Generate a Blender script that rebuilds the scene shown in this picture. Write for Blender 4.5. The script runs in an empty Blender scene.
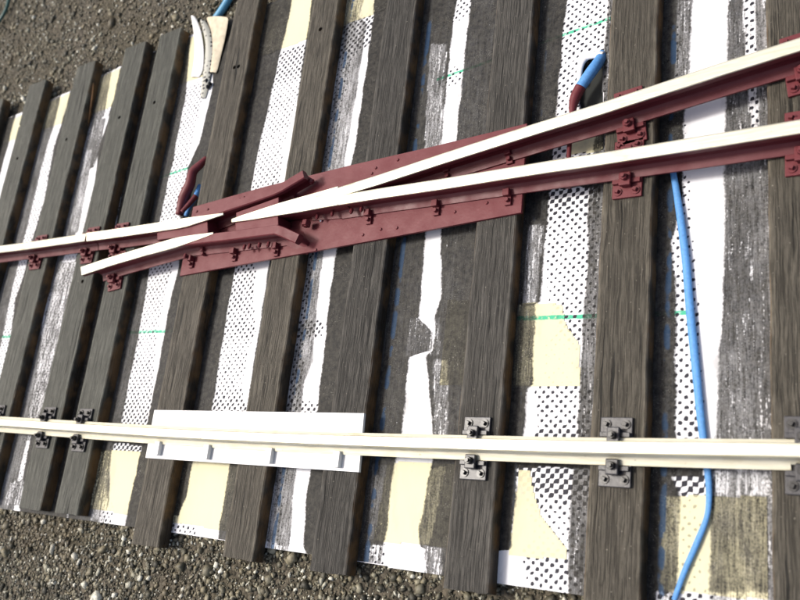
import bpy, bmesh, math, random
import numpy as np
from mathutils import Vector, Matrix, noise as mnoise
random.seed(7); np.random.seed(7)
sc = bpy.context.scene
C = sc.collection
sc.unit_settings.scale_length = 0.01          # 1 unit = 1 cm (a scale model)

# ------------------------------------------------------------------ camera
S = 16.0                                      # camera height above the sleeper tops
FPX = 822.465
R = np.array([[0.81934473, -0.06799627, -0.56925453],
              [0.11168209, -0.95498787, 0.27481863],
              [-0.56231781, -0.28874673, -0.77487031]])   # rows: world X, Y, Z in (right, down, forward)
cam = bpy.data.objects.new('camera', bpy.data.cameras.new('camera')); C.objects.link(cam)
M = Matrix(((R[0,0], -R[0,1], -R[0,2], 0), (R[1,0], -R[1,1], -R[1,2], 0), (R[2,0], -R[2,1], -R[2,2], S), (0,0,0,1)))
cam.matrix_world = M
cam.data.sensor_width = 36; cam.data.lens = FPX/800*36
cam.data.clip_start = 0.1; cam.data.clip_end = 2000
cam.data.dof.use_dof = True; cam.data.dof.focus_distance = 21.0; cam.data.dof.aperture_fstop = 0.30
sc.camera = cam

def at(x, y, z=0.0):
    """point of the world at height z seen at photo coordinates x, y (800 x 600)"""
    d = R @ np.array([x-400.0, y-300.0, FPX]); t = (z-S)/d[2]
    p = np.array([0, 0, S]) + d*t
    return np.array([p[0], p[1], z])

# ------------------------------------------------------------------ sky, sun, exposure
SUN = Vector((-0.62, 0.04, 1.0)).normalized()          # towards the sun
w = bpy.data.worlds.new('World'); sc.world = w; w.use_nodes = True
nt = w.node_tree; bg = nt.nodes['Background']
sky = nt.nodes.new('ShaderNodeTexSky'); sky.sky_type = 'NISHITA'; sky.sun_disc = False
sky.sun_elevation = math.asin(SUN.z); sky.sun_rotation = math.atan2(SUN.x, SUN.y)
sky.air_density = 1.0; sky.dust_density = 7.0; sky.ozone_density = 0.2
nt.links.new(sky.outputs[0], bg.inputs[0]); bg.inputs[1].default_value = 0.15
sun = bpy.data.lights.new('sun', 'SUN'); sun.energy = 2.7; sun.angle = math.radians(10); sun.color = (1.0, 0.97, 0.91)
so = bpy.data.objects.new('sun', sun); C.objects.link(so)
so.rotation_euler = SUN.to_track_quat('Z', 'Y').to_euler()
sc.view_settings.view_transform = 'Standard'; sc.view_settings.look = 'None'
sc.view_settings.exposure = 0.16; sc.view_settings.gamma = 1.0

# ------------------------------------------------------------------ helpers
def tag(o, label=None, cat=None, group=None, kind=None):
    if label: o['label'] = label
    if cat: o['category'] = cat
    if group: o['group'] = group
    if kind: o['kind'] = kind
    return o

def empty(name, loc=(0,0,0), rz=0.0, parent=None):
    o = bpy.data.objects.new(name, None); C.objects.link(o); o.location = loc; o.rotation_euler = (0,0,rz)
    o.empty_display_size = 0.2
    if parent: o.parent = parent
    return o

def link_bm(name, bm, mat, parent=None, smooth=False):
    bmesh.ops.recalc_face_normals(bm, faces=bm.faces)
    me = bpy.data.meshes.new(name); bm.to_mesh(me); bm.free()
    if mat: me.materials.append(mat)
    if smooth:
        for p in me.polygons: p.use_smooth = True
    o = bpy.data.objects.new(name, me); C.objects.link(o)
    if parent: o.parent = parent
    return o

def box(bm, x0, x1, y0, y1, z0, z1, bev=0.0, M=None):
    r = bmesh.ops.create_cube(bm, size=1.0)
    vs = r['verts']
    for v in vs:
        v.co = Vector(((x0+x1)/2+v.co.x*(x1-x0), (y0+y1)/2+v.co.y*(y1-y0), (z0+z1)/2+v.co.z*(z1-z0)))
        if M is not None: v.co = M @ v.co
    if bev > 0:
        es = list({e for v in vs for e in v.link_edges})
        bmesh.ops.bevel(bm, geom=es, offset=bev, segments=2, profile=0.5, affect='EDGES')

def cyl(bm, p, axis, r, h, n=6, r2=None, twist=0.0, bev=0.0):
    axis = Vector(axis).normalized()
    q = axis.to_track_quat('Z', 'Y').to_matrix().to_4x4()
    mm = Matrix.Translation(Vector(p)+axis*h/2) @ q @ Matrix.Rotation(twist, 4, 'Z')
    res = bmesh.ops.create_cone(bm, cap_ends=True, segments=n, radius1=r, radius2=r if r2 is None else r2, depth=h, matrix=mm)
    if bev:
        top = [e for e in {e for v in res['verts'] for e in v.link_edges}]
        bmesh.ops.bevel(bm, geom=top, offset=bev, segments=1, affect='EDGES')

def prism(bm, pts, z0, z1, bev=0.0):
    vs = [bm.verts.new((p[0], p[1], z0)) for p in pts]
    f = bm.faces.new(vs)
    ex = bmesh.ops.extrude_face_region(bm, geom=[f])
    tv = [g for g in ex['geom'] if isinstance(g, bmesh.types.BMVert)]
    for v in tv: v.co.z = z1
    if bev:
        es = [e for e in bm.edges if all(v in tv for v in e.verts)]
        bmesh.ops.bevel(bm, geom=es, offset=bev, segments=2, profile=0.5, affect='EDGES')

def sweep(bm, path, prof, z_off=None):
    """profile (n, z) swept along a 2-D path; mitred, ends capped. path points may carry a third value: lift"""
    P = [Vector((p[0], p[1])) for p in path]
    lift = [p[2] if len(p) > 2 else 0.0 for p in path]
    rings = []
    for i, p in enumerate(P):
        a = (P[i]-P[i-1]).normalized() if i > 0 else None
        b = (P[i+1]-P[i]).normalized() if i < len(P)-1 else None
        t = (a if b is None else b if a is None else (a+b)).normalized()
        k = 1.0 if a is None or b is None else 1.0/max(0.5, t.dot(b))
        n = Vector((-t.y, t.x))*k
        rings.append([bm.verts.new((p.x+n.x*u, p.y+n.y*u, z+lift[i])) for u, z in prof])
    m = len(prof)
    for i in range(len(rings)-1):
        for j in range(m):
            bm.faces.new((rings[i][j], rings[i][(j+1)%m], rings[i+1][(j+1)%m], rings[i+1][j]))
    bm.faces.new(rings[0]); bm.faces.new(rings[-1])

def tube(bm, pts, rad, n=10, flat=1.0, sub=6):
    P = [Vector(p) for p in pts]; rr = rad if isinstance(rad, (list, tuple)) else [rad]*len(P)
    out = []; ro = []
    for i in range(len(P)-1):
        p0 = P[max(i-1,0)]; p1 = P[i]; p2 = P[i+1]; p3 = P[min(i+2,len(P)-1)]
        for k in range(sub):
            t = k/sub
            out.append(0.5*((2*p1)+(p2-p0)*t+(2*p0-5*p1+4*p2-p3)*t*t+(3*p1-p0-3*p2+p3)*t**3)); ro.append(rr[i]*(1-t)+rr[i+1]*t)
    out.append(P[-1]); ro.append(rr[-1])
    rings = []
    for i, p in enumerate(out):
        t = (out[min(i+1,len(out)-1)]-out[max(i-1,0)]).normalized()
        s = t.cross(Vector((0,0,1)))
        if s.length < 0.05: s = Vector((1,0,0))
        s.normalize(); u = s.cross(t).normalized()
        rings.append([bm.verts.new(p+s*math.cos(2*math.pi*j/n)*ro[i]+u*math.sin(2*math.pi*j/n)*ro[i]*flat) for j in range(n)])
    for i in range(len(rings)-1):
        for j in range(n):
            bm.faces.new((rings[i][j], rings[i][(j+1)%n], rings[i+1][(j+1)%n], rings[i+1][j]))
    bm.faces.new(rings[0]); bm.faces.new(rings[-1])

# ---- material helpers
class NT:
    def __init__(s, name):
        s.m = bpy.data.materials.new(name); s.m.use_nodes = True; s.t = s.m.node_tree
        s.b = s.t.nodes['Principled BSDF']
    def n(s, typ, **kw):
        nd = s.t.nodes.new(typ)
        for k, v in kw.items(): setattr(nd, k, v)
        return nd
    def put(s, sock, v):
        if isinstance(v, bpy.types.NodeSocket): s.t.links.new(v, sock)
        elif v is not None:
            if isinstance(v, (tuple, list)) and len(v) == 3 and sock.type == 'RGBA': v = (*v, 1)
            sock.default_value = v
    def math(s, op, a, b=None, c=None, clamp=False):
        nd = s.n('ShaderNodeMath', operation=op, use_clamp=clamp)
        s.put(nd.inputs[0], a)
        if b is not None: s.put(nd.inputs[1], b)
        if c is not None: s.put(nd.inputs[2], c)
        return nd.outputs[0]
    def coord(s, kind='Object'):
        return s.n('ShaderNodeTexCoord').outputs[kind]
    def mapping(s, v, scale=(1,1,1), loc=(0,0,0), rot=(0,0,0)):
        nd = s.n('ShaderNodeMapping'); s.put(nd.inputs['Vector'], v)
        nd.inputs['Scale'].default_value = scale; nd.inputs['Rotation'].default_value = rot
        s.put(nd.inputs['Location'], loc); return nd.outputs[0]
    def noise(s, v, scale, detail=4, rough=0.55, dist=0.0):
        nd = s.n('ShaderNodeTexNoise'); s.put(nd.inputs['Vector'], v)
        nd.inputs['Scale'].default_value = scale; nd.inputs['Detail'].default_value = detail
        nd.inputs['Roughness'].default_value = rough; nd.inputs['Distortion'].default_value = dist
        return nd.outputs['Fac']
    def ramp(s, f, *st):
        nd = s.n('ShaderNodeValToRGB'); s.put(nd.inputs[0], f)
        el = nd.color_ramp.elements
        while len(el) < len(st): el.new(0.5)
        for e, (p, c) in zip(el, st):
            e.position = p; e.color = (c, c, c, 1) if not isinstance(c, (tuple, list)) else (*c, 1)
        return nd.outputs[0]
    def rng(s, v, a, b, c=0.0, d=1.0, smooth=False):
        nd = s.n('ShaderNodeMapRange'); nd.interpolation_type = 'SMOOTHSTEP' if smooth else 'LINEAR'
        s.put(nd.inputs[0], v)
        for i, x in enumerate((a, b, c, d)): s.put(nd.inputs[i+1], x)
        return nd.outputs[0]
    def mix(s, f, a, b, mode='MIX'):
        nd = s.n('ShaderNodeMix', data_type='RGBA', blend_type=mode)
        s.put(nd.inputs[0], f); s.put(nd.inputs[6], a); s.put(nd.inputs[7], b); return nd.outputs[2]
    def attr(s, name):
        return s.n('ShaderNodeAttribute', attribute_name=name).outputs['Fac']
    def bump(s, h, strength=0.5, dist=0.02):
        nd = s.n('ShaderNodeBump'); s.put(nd.inputs['Height'], h)
        nd.inputs['Strength'].default_value = strength; nd.inputs['Distance'].default_value = dist
        s.t.links.new(nd.outputs[0], s.b.inputs['Normal']); return nd.outputs[0]
    def out(s, col=None, rough=None, **kw):
        if col is not None: s.put(s.b.inputs['Base Color'], col)
        if rough is not None: s.put(s.b.inputs['Roughness'], rough)
        for k, v in kw.items(): s.put(s.b.inputs[k.replace('_', ' ')], v)
        return s.m

def mat_wood(name, dark, light, rough_grain=1.0, green=0.0):
    t = NT(name); co = t.coord('Object')
    rnd = t.n('ShaderNodeObjectInfo').outputs['Random']
    off = t.n('ShaderNodeCombineXYZ'); t.put(off.inputs[0], t.math('MULTIPLY', rnd, 37.0)); t.put(off.inputs[1], t.math('MULTIPLY', rnd, 91.0))
    v = t.mapping(co, loc=off.outputs[0])
    warp = t.noise(t.mapping(v, (1.0, 0.35, 1)), 2.2, 3)
    vw = t.n('ShaderNodeVectorMath', operation='ADD')
    wv = t.n('ShaderNodeCombineXYZ'); t.put(wv.inputs[0], t.math('MULTIPLY', t.math('SUBTRACT', warp, 0.5), 0.13))
    t.put(vw.inputs[0], v); t.put(vw.inputs[1], wv.outputs[0])
    g1 = t.noise(t.mapping(vw.outputs[0], (36, 0.60, 36)), 1.0, 3, 0.6)
    g2 = t.noise(t.mapping(vw.outputs[0], (85, 2.2, 85)), 1.0, 3, 0.6)
    blot = t.noise(v, 1.3, 4)
    fine = t.noise(v, 26, 2)
    crack = t.rng(t.noise(t.mapping(vw.outputs[0], (9, 0.28, 9)), 1.0, 2, 0.5), 0.31, 0.345, 1.0, 0.0)
    big = t.noise(t.mapping(v, (1.2, 0.25, 1)), 1.0, 2)
    h = t.math('ADD', t.math('MULTIPLY', g1, 0.65), t.math('MULTIPLY', g2, 0.35))
    f = t.rng(h, 0.43, 0.56, smooth=True)
    col = t.mix(f, dark, light)
    col = t.mix(t.rng(blot, 0.35, 0.7, 0.0, 0.6), col, tuple(0.55*(a+b)*0.8 for a, b in zip(dark, light)))
    col = t.mix(t.rng(big, 0.35, 0.65, 0.0, 0.35), col, tuple(c*0.55 for c in light))
    col = t.mix(t.math('MULTIPLY', crack, 0.85), col, (0.004, 0.004, 0.003))
    spk = t.rng(t.noise(v, 17, 1), 0.73, 0.78)
    col = t.mix(t.math('MULTIPLY', spk, 0.7), col, (0.30, 0.28, 0.23))
    # worn, paler arrises and browner raw sides where the stain has not reached
    geo = t.n('ShaderNodeNewGeometry')
    sep = t.n('ShaderNodeSeparateXYZ'); t.put(sep.inputs[0], t.coord('Normal'))
    side = t.rng(t.math('ABSOLUTE', sep.outputs[0]), 0.6, 0.9)
    brown = t.mix(t.rng(t.noise(t.mapping(v, (1, 0.8, 1)), 1.6, 3), 0.42, 0.6), (0.030, 0.020, 0.010), (0.17, 0.092, 0.032))
    col = t.mix(t.math('MULTIPLY', side, 0.8), col, brown)
    edge = t.attr('edge')
    col = t.mix(t.math('MULTIPLY', edge, t.rng(t.noise(v, 2.0, 3), 0.35, 0.65, 0.1, 0.75)), col, tuple(min(1, c*1.7) for c in light))
    hh = t.math('SUBTRACT', t.math('ADD', h, t.math('MULTIPLY', fine, 0.12)), t.math('MULTIPLY', crack, 0.35))
    t.bump(hh, 1.0*rough_grain, 0.07)
    return t.out(col, t.rng(f, 0, 1, 0.7, 0.5), Specular_IOR_Level=0.28)

def mat_paint(name, col, bump=0.25, dirt=0.5, rough=0.5):
    t = NT(name); v = t.coord('Object')
    n1 = t.noise(v, 2.3, 5); n2 = t.noise(v, 22, 3)
    c = t.mix(t.rng(n1, 0.35, 0.7, 0, dirt), col, tuple(x*0.55 for x in col))
    c = t.mix(t.rng(n2, 0.62, 0.75, 0, 0.5), c, tuple(min(1, x*1.6+0.02) for x in col))
    t.bump(t.math('ADD', t.noise(v, 12, 4), t.math('MULTIPLY', n2, 0.4)), bump, 0.03)
    return t.out(c, t.rng(n1, 0.3, 0.7, rough-0.08, rough+0.15), Specular_IOR_Level=0.32)

def mat_nickel(name, a=(0.70, 0.68, 0.57), b=(0.54, 0.51, 0.39), metallic=0.5):
    t = NT(name); v = t.coord('Object')
    st = t.noise(t.mapping(v, (0.7, 9, 9)), 2.0, 4)
    n1 = t.noise(v, 1.1, 4); n2 = t.noise(v, 9, 3)
    c = t.mix(t.rng(st, 0.35, 0.68), a, b)
    c = t.mix(t.rng(n1, 0.58, 0.72, 0, 0.5), c, (0.42, 0.36, 0.2))
    c = t.mix(t.rng(n2, 0.70, 0.76, 0, 0.6), c, (0.2, 0.17, 0.1))
    t.bump(st, 0.12, 0.01)
    return t.out(c, t.rng(st, 0.3, 0.7, 0.34, 0.5), Metallic=metallic)

def plain(name, col, rough=0.5, bump=0.1, scale=8, metallic=0.0, var=0.15):
    t = NT(name); v = t.coord('Object'); n1 = t.noise(v, scale, 4)
    c = t.mix(t.rng(n1, 0.3, 0.7), tuple(x*(1-var) for x in col), tuple(min(1, x*(1+var*0.5)) for x in col))
    t.bump(n1, bump, 0.02)
    return t.out(c, rough, Metallic=metallic)

MAR = mat_paint('maroon_paint', (0.125, 0.021, 0.027), bump=0.12, dirt=0.25, rough=0.48)
MAR2 = mat_paint('maroon_paint_rail', (0.108, 0.016, 0.022), bump=0.08, dirt=0.25, rough=0.48)
BLK = plain('black_casting', (0.030, 0.030, 0.036), 0.4, 0.25, 10)
BLK2 = plain('black_screw', (0.014, 0.014, 0.015), 0.35, 0.2, 10)
NICK = mat_nickel('bright_rail_metal')
CREAMR = mat_nickel('cream_rail_metal', (0.68, 0.66, 0.54), (0.54, 0.51, 0.38), 0.25)
STY = plain('white_plastic', (0.66, 0.67, 0.68), 0.35, 0.04, 3, 0, 0.04)
BLUE = plain('blue_insulation', (0.085, 0.27, 0.60), 0.62, 0.12, 14, 0, 0.2)
TEAL = plain('dark_green_insulation', (0.03, 0.09, 0.08), 0.4)
WOODN = mat_wood('weathered_grey_timber', (0.010, 0.0095, 0.0085), (0.088, 0.083, 0.073), 1.0)
WOODF = mat_wood('greenish_grey_timber', (0.024, 0.0255, 0.021), (0.086, 0.089, 0.075), 0.7)
WOODB = mat_wood('brown_grey_timber', (0.014, 0.012, 0.009), (0.106, 0.095, 0.074), 0.9)
WOODD = mat_wood('dark_stained_timber', (0.008, 0.0075, 0.0065), (0.074, 0.070, 0.062), 1.0)

# ------------------------------------------------------------------ ground and gravel
GZ = -0.62
tg = NT('gritty_ground'); v = tg.coord('Object')
vo = tg.n('ShaderNodeTexVoronoi'); tg.put(vo.inputs['Vector'], v); vo.inputs['Scale'].default_value = 8.0
cc = tg.n('ShaderNodeSeparateColor'); tg.put(cc.inputs[0], vo.outputs['Color'])
gcol = tg.mix(cc.outputs[0], (0.022, 0.018, 0.010), (0.10, 0.085, 0.06))
gcol = tg.mix(tg.rng(tg.noise(v, 0.5, 4), 0.4, 0.65, 0, 0.6), gcol, (0.055, 0.045, 0.022))
tg.bump(tg.math('SUBTRACT', 1.0, vo.outputs['Distance']), 0.9, 0.10)
tg.out(gcol, 0.85)
bm = bmesh.new()
bmesh.ops.create_grid(bm, x_segments=1, y_segments=1, size=900, matrix=Matrix.Translation((0, 0, GZ)))
tag(link_bm('ground', bm, tg.m), kind='structure')

def chip():
    """an angular chip: a cube with its corners cut unevenly, 10 corners, 16 triangles"""
    b = bmesh.new(); pts_ = [(-.62,-.62,-.6),(.62,-.62,-.6),(.62,.62,-.6),(-.62,.62,-.6),(-.58,-.58,.5),(.58,-.58,.5),(.58,.58,.5),(-.58,.58,.5),(0,0,.85),(.9,.1,.0)]
    vs = [b.verts.new(p) for p in pts_]; bmesh.ops.convex_hull(b, input=vs); bmesh.ops.triangulate(b, faces=b.faces[:])
    b.verts.index_update(); V = np.array([v.co[:] for v in b.verts]); F = np.array([[v.index for v in f.verts] for f in b.faces]); b.free(); return V, F

def gravel(name, pos, size, label):
    V, F = chip(); n = len(pos); rs = np.random.RandomState(3)
    jit = 1 + rs.uniform(-0.32, 0.40, (n, len(V), 1))
    sc3 = rs.uniform(0.6, 1.25, (n, 1, 3)); sc3[:, :, 2] *= 0.75
    a = rs.uniform(0, 6.283, n); ca, sa = np.cos(a), np.sin(a)
    L = V[None]*jit*sc3*size[:, None, None]
    b1 = rs.uniform(-0.9, 0.9, n)[:, None]; L = np.stack([L[..., 0], L[..., 1]*np.cos(b1)-L[..., 2]*np.sin(b1), L[..., 1]*np.sin(b1)+L[..., 2]*np.cos(b1)], -1)
    X = L[..., 0]*ca[:, None]-L[..., 1]*sa[:, None]; Y = L[..., 0]*sa[:, None]+L[..., 1]*ca[:, None]
    W = np.stack([X, Y, L[..., 2]], -1)+pos[:, None, :]
    me = bpy.data.meshes.new(name); nv = n*len(V); nf = n*len(F)
    me.vertices.add(nv); me.vertices.foreach_set('co', W.reshape(-1).astype(np.float32))
    me.loops.add(nf*3); me.polygons.add(nf)
    idx = (F[None]+np.arange(n)[:, None, None]*len(V)).reshape(-1)
    me.loops.foreach_set('vertex_index', idx.astype(np.int32))
    me.polygons.foreach_set('loop_start', np.arange(0, nf*3, 3, dtype=np.int32))
    at_ = me.attributes.new('tint', 'FLOAT', 'POINT')
    at_.data.foreach_set('value', np.repeat(rs.uniform(0, 1, n), len(V)).astype(np.float32))
    me.update(); me.validate()
    t = NT('gravel_stones'); v = t.coord('Object'); tn = t.attr('tint')
    c = t.ramp(tn, (0.0, (0.018, 0.017, 0.010)), (0.30, (0.066, 0.061, 0.040)), (0.55, (0.155, 0.143, 0.098)), (0.76, (0.20, 0.172, 0.105)), (0.88, (0.34, 0.33, 0.25)), (1.0, (0.75, 0.74, 0.64)))
    c = t.mix(t.rng(t.noise(v, 12, 3), 0.40, 0.65, 0, 0.45), c, (0.05, 0.047, 0.030))
    c = t.mix(t.rng(t.noise(v, 0.45, 3), 0.50, 0.68, 0, 0.45), c, (0.11, 0.078, 0.038))
    t.bump(t.noise(v, 20, 3), 0.5, 0.02)
    me.materials.append(t.out(c, 0.6))
    o = bpy.data.objects.new(name, me); C.objects.link(o)
    return tag(o, label, 'gravel', kind='stuff')

rs = np.random.RandomState(11)
def scatter(x0, x1, y0, y1, dens):
    n = int((x1-x0)*(y1-y0)*dens); return np.stack([rs.uniform(x0, x1, n), rs.uniform(y0, y1, n)], 1)
pts = np.concatenate([scatter(-33, -5, -5.5, -0.35, 150), scatter(-5, 2, -4, -0.6, 60), scatter(-44, -13, 15.3, 29, 62), scatter(-46, -39, -6, 16, 20), scatter(-13, 3, 16.2, 21, 20)])
size = np.clip(np.exp(rs.normal(-3.18, 0.50, len(pts))), 0.022, 0.20)
pos = np.concatenate([pts, (GZ + size*0.25)[:, None]], 1)
gravel('gravel', pos, size, 'brown grey grit and small stones lying around the track board')

# ------------------------------------------------------------------ base board with paper, paint and printed dots
BZ = -0.4
def H(a): return a*S
SL = {  # sleeper: left, right edge (units of S)
 -1: (-2.47, -2.39), 0: (-2.267, -2.189), 1: (-2.064, -1.986), 2: (-1.845, -1.767), 3: (-1.648, -1.569),
 4: (-1.519, -1.4435), 5: (-1.268, -1.1955), 6: (-1.033, -0.965), 7: (-0.845, -0.7755), 8: (-0.6085, -0.541),
 9: (-0.4098, -0.340), 10: (-0.196, -0.126), 11: (0.01, 0.08)}
# bare strips of each bay: photo y, left x, right x (what the paint leaves free)
BAY = {
 1: [(88,66,70),(93,62,70),(115,57,64),(150,46,53),(200,34,44),(240,24,32),(270,17,25),(300,10,15),(345,1,9),(400,-12,-6)],
 2: [(60,112,122),(67,113,121),(100,107,113),(116,104,108),(119,98,108),(132,86,104),(150,92,98),(180,88,95),(230,77,83),(265,61,74),(282,55,71),(303,45,66),(340,41,58),(360,39,55),(385,35,44),(440,27,30),(480,18,22),(490,16,22),(505,15,20),(520,12,20)],
 3: [(20,150,150),(560,60,60)],
 4: [(10,194,210),(90,187,212),(147,176,198),(170,171,187),(212,162,180),(268,150,178),(300,145,170),(340,138,163),(423,121,147),(455,111,140),(505,109,129),(512,106,128),(530,104,124)],
 5: [(-20,296,318),(0,293,312),(45,283,305),(50,281,304),(150,259,290),(190,251,283),(265,236,269),(300,230,263),(410,212,246),(465,193,230),(500,186,224),(525,176,219),(540,171,218)],
 6: [(-20,372,378),(0,364,374),(14,360,373),(22,367,372),(60,362,367),(150,347,354),(170,344,349),(250,324,336),(300,318,329),(360,313,323),(380,305,320),(410,301,317),(470,296,310),(500,293,306),(545,290,303),(570,284,314)],
 7: [(-20,461,475),(0,457,471),(45,451,465),(147,441,455),(230,426,441),(300,421,440),(318,419,434),(332,433,434),(350,432,433),(356,410,425),(380,407,428),(435,402,433),(465,395,431),(500,390,424),(530,388,419),(545,385,420),(546,384,425),(575,380,424)],
 8: [(-20,569,610),(0,567,608),(112,557,598),(190,550,588),(300,541,585),(302,536,584),(385,533,580),(387,529,579),(435,524,578),(469,518,573),(500,516,570),(553,510,568),(555,497,568),(595,495,567)],
 9: [(-20,694,729),(0,693,728),(60,690,727),(110,685,725),(170,684,724),(200,683,724),(240,672,724),(300,677,722),(437,676,715),(478,673,709),(496,680,710),(590,679,710),(640,678,710)],
}
# paint left of bare strip (opacity, cover), right of it
PAINT = {0:((.99,1),(.99,1)),1:((.88,.97),(.98,.99)),2:((.85,.97),(.98,.98)),3:((.99,1),(.99,1)),4:((.96,.99),(.99,.98)),5:((.985,1),(.95,.99)),
 6:((.70,.93),(.995,1)),7:((.98,.90),(.975,.86)),8:((.985,.90),(.90,.74)),9:((.985,.93),(.86,.68)),10:((.95,.92),(.95,.85))}
# thin paint dabs, and dense dark bands below the rails: bay, photo polygon, cover, opacity
DAB_BAND = [
 (2, [(84,119),(106,118),(99,150),(94,168),(80,168)], .70, .85), (2, [(86,150),(93,150),(78,232),(71,232)], .80, .60),
 (2, [(62,262),(76,262),(66,310),(56,372),(38,372),(42,330),(50,290)], .60, .85), (2, [(36,372),(52,372),(40,415),(30,440),(24,440)], .62, .9),
 (2, [(10,482),(24,480),(22,505),(4,505)], .62, .85),
 (4, [(96,452),(112,450),(108,520),(90,520)], .66, .85), (4, [(100,500),(112,500),(110,530),(96,530)], .62, .8),
 (5, [(172,515),(200,520),(198,540),(170,538)], .64, .7), (6, [(262,540),(300,548),(300,560),(262,555)], .60, .6),
 (7, [(430,44),(447,44),(441,150),(424,150)], .66, .80), (7, [(410,318),(440,318),(440,356),(405,356)], .70, .93), (7, [(366,545),(385,545),(385,572),(366,568)], .58, .75),
 (7, [(427,470),(446,466),(430,545),(418,545)], .80, .85), (7, [(424,546),(442,548),(442,575),(424,574)], .64, .85), (7, [(433,360),(448,360),(448,440),(434,440)], .68, .85), (7, [(372,465),(398,465),(388,540),(368,540)], .82, .93),
 (8, [(528,225),(544,225),(536,304),(522,304)], .66, .80), (8, [(519,305),(538,305),(530,386),(514,386)], .76, .86), (8, [(494,553),(511,553),(497,590),(488,590)], .3, .2),
 (9, [(727,0),(745,0),(760,110),(770,300),(772,440),(716,440),(722,300),(725,120)], .74, .90), (9, [(712,470),(768,470),(768,496),(711,496)], .60, .75),
 (9, [(711,497),(768,497),(768,592),(711,592)], .80, .80), (9, [(664,497),(682,497),(682,592),(662,592)], .84, .82), (9, [(655,592),(770,592),(770,640),(655,640)], .6, .5),
 (8, [(500,455),(592,455),(592,468.5),(500,467.5)], 1.0, .985), (9, [(655,462),(704,464),(704,478),(655,477)], 1.0, .98), (4, [(100,436),(142,440),(142,446),(100,442)], 1.0, .95),  # dense dark bands just below the lower rail
 (8, [(520,180),(606,172),(606,186),(520,192)], .93, .97),  # dense dark band just below the splice rail
 (9, [(677,0),(695,0),(690,110),(676,110)], .72, .86),
]
# printed dots: photo y, left x, right x, density
DOTS = {
 1: [(120,50,70,0),(150,44,56,.55),(345,0,12,.6)],
 2: [(119,98,108,0),(120,84,108,.35),(150,82,100,.2),(230,72,85,.2),(265,60,75,.35),(360,38,56,.35),(480,15,22,.4)],
 4: [(80,180,215,0),(88,178,205,.6),(150,172,190,.55),(210,160,182,.65),(268,146,172,.7),(300,143,163,.55),(345,135,156,.5),(400,124,152,.75),(425,118,150,.95),(452,108,142,1.05),(454,108,142,0),(500,100,112,0),(505,100,116,.6),(520,100,112,.6)],
 5: [(46,280,308,0),(49,278,308,.95),(78,268,304,.8),(88,268,300,.5),(150,256,284,.45),(190,250,278,.6),(265,232,256,.7),(300,228,253,.7),(335,224,256,.65),(345,222,250,.4),(385,214,242,.5),(400,210,244,.8),(415,208,250,.9),(460,190,232,0),(520,172,196,0),(526,170,196,.6),(540,170,194,.6)],
 6: [(15,345,375,0),(18,345,375,1.0),(48,336,372,.9),(60,330,352,.5),(150,318,335,.4),(250,305,314,.6),(320,298,308,.6),(322,298,324,.8),(337,296,322,.8),(339,295,306,.6),(400,288,300,.7),(404,286,318,.75),(412,284,316,.75),(470,280,286,.4),(560,270,280,.3)],
 7: [(-20,450,480,.6),(18,450,470,.6),(22,450,470,0),(66,440,462,0),(70,440,462,.5),(84,440,460,.5),(88,440,460,0),(440,395,440,0),(538,370,390,0),(545,368,386,.5),(560,368,384,.5)],
 8: [(-20,568,612,.55),(112,552,610,.55),(150,548,606,.9),(188,545,600,1.04),(205,543,600,.95),(222,543,598,.55),(298,549,597,.5),(330,560,595,.75),(345,545,595,.2),(383,540,593,.2),(388,534,592,.55),(425,538,592,.62),(434,536,590,.95),(466,508,590,1.04),(490,522,590,1.05),(505,525,590,.6),(540,535,590,.4),(556,520,588,.7),(575,525,586,.85),(595,530,586,.5)],
 9: [(-20,664,676,.3),(240,664,692,.5),(300,664,699,.62),(430,664,704,.7),(476,660,705,1.04),(494,660,705,1.04),(498,660,700,.35),(585,660,700,.35),(592,656,712,.9),(640,650,712,.9)],
 10: [],
}
def inside(poly, X, Y):
    c = np.zeros(X.shape, bool); n = len(poly)
    for i in range(n):
        x0, y0 = poly[i]; x1, y1 = poly[(i+1) % n]
        if y0 == y1: continue
        q = ((Y > min(y0, y1)) & (Y <= max(y0, y1)) & (X < (x1-x0)*(Y-y0)/(y1-y0)+x0)); c ^= q
    return c

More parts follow.
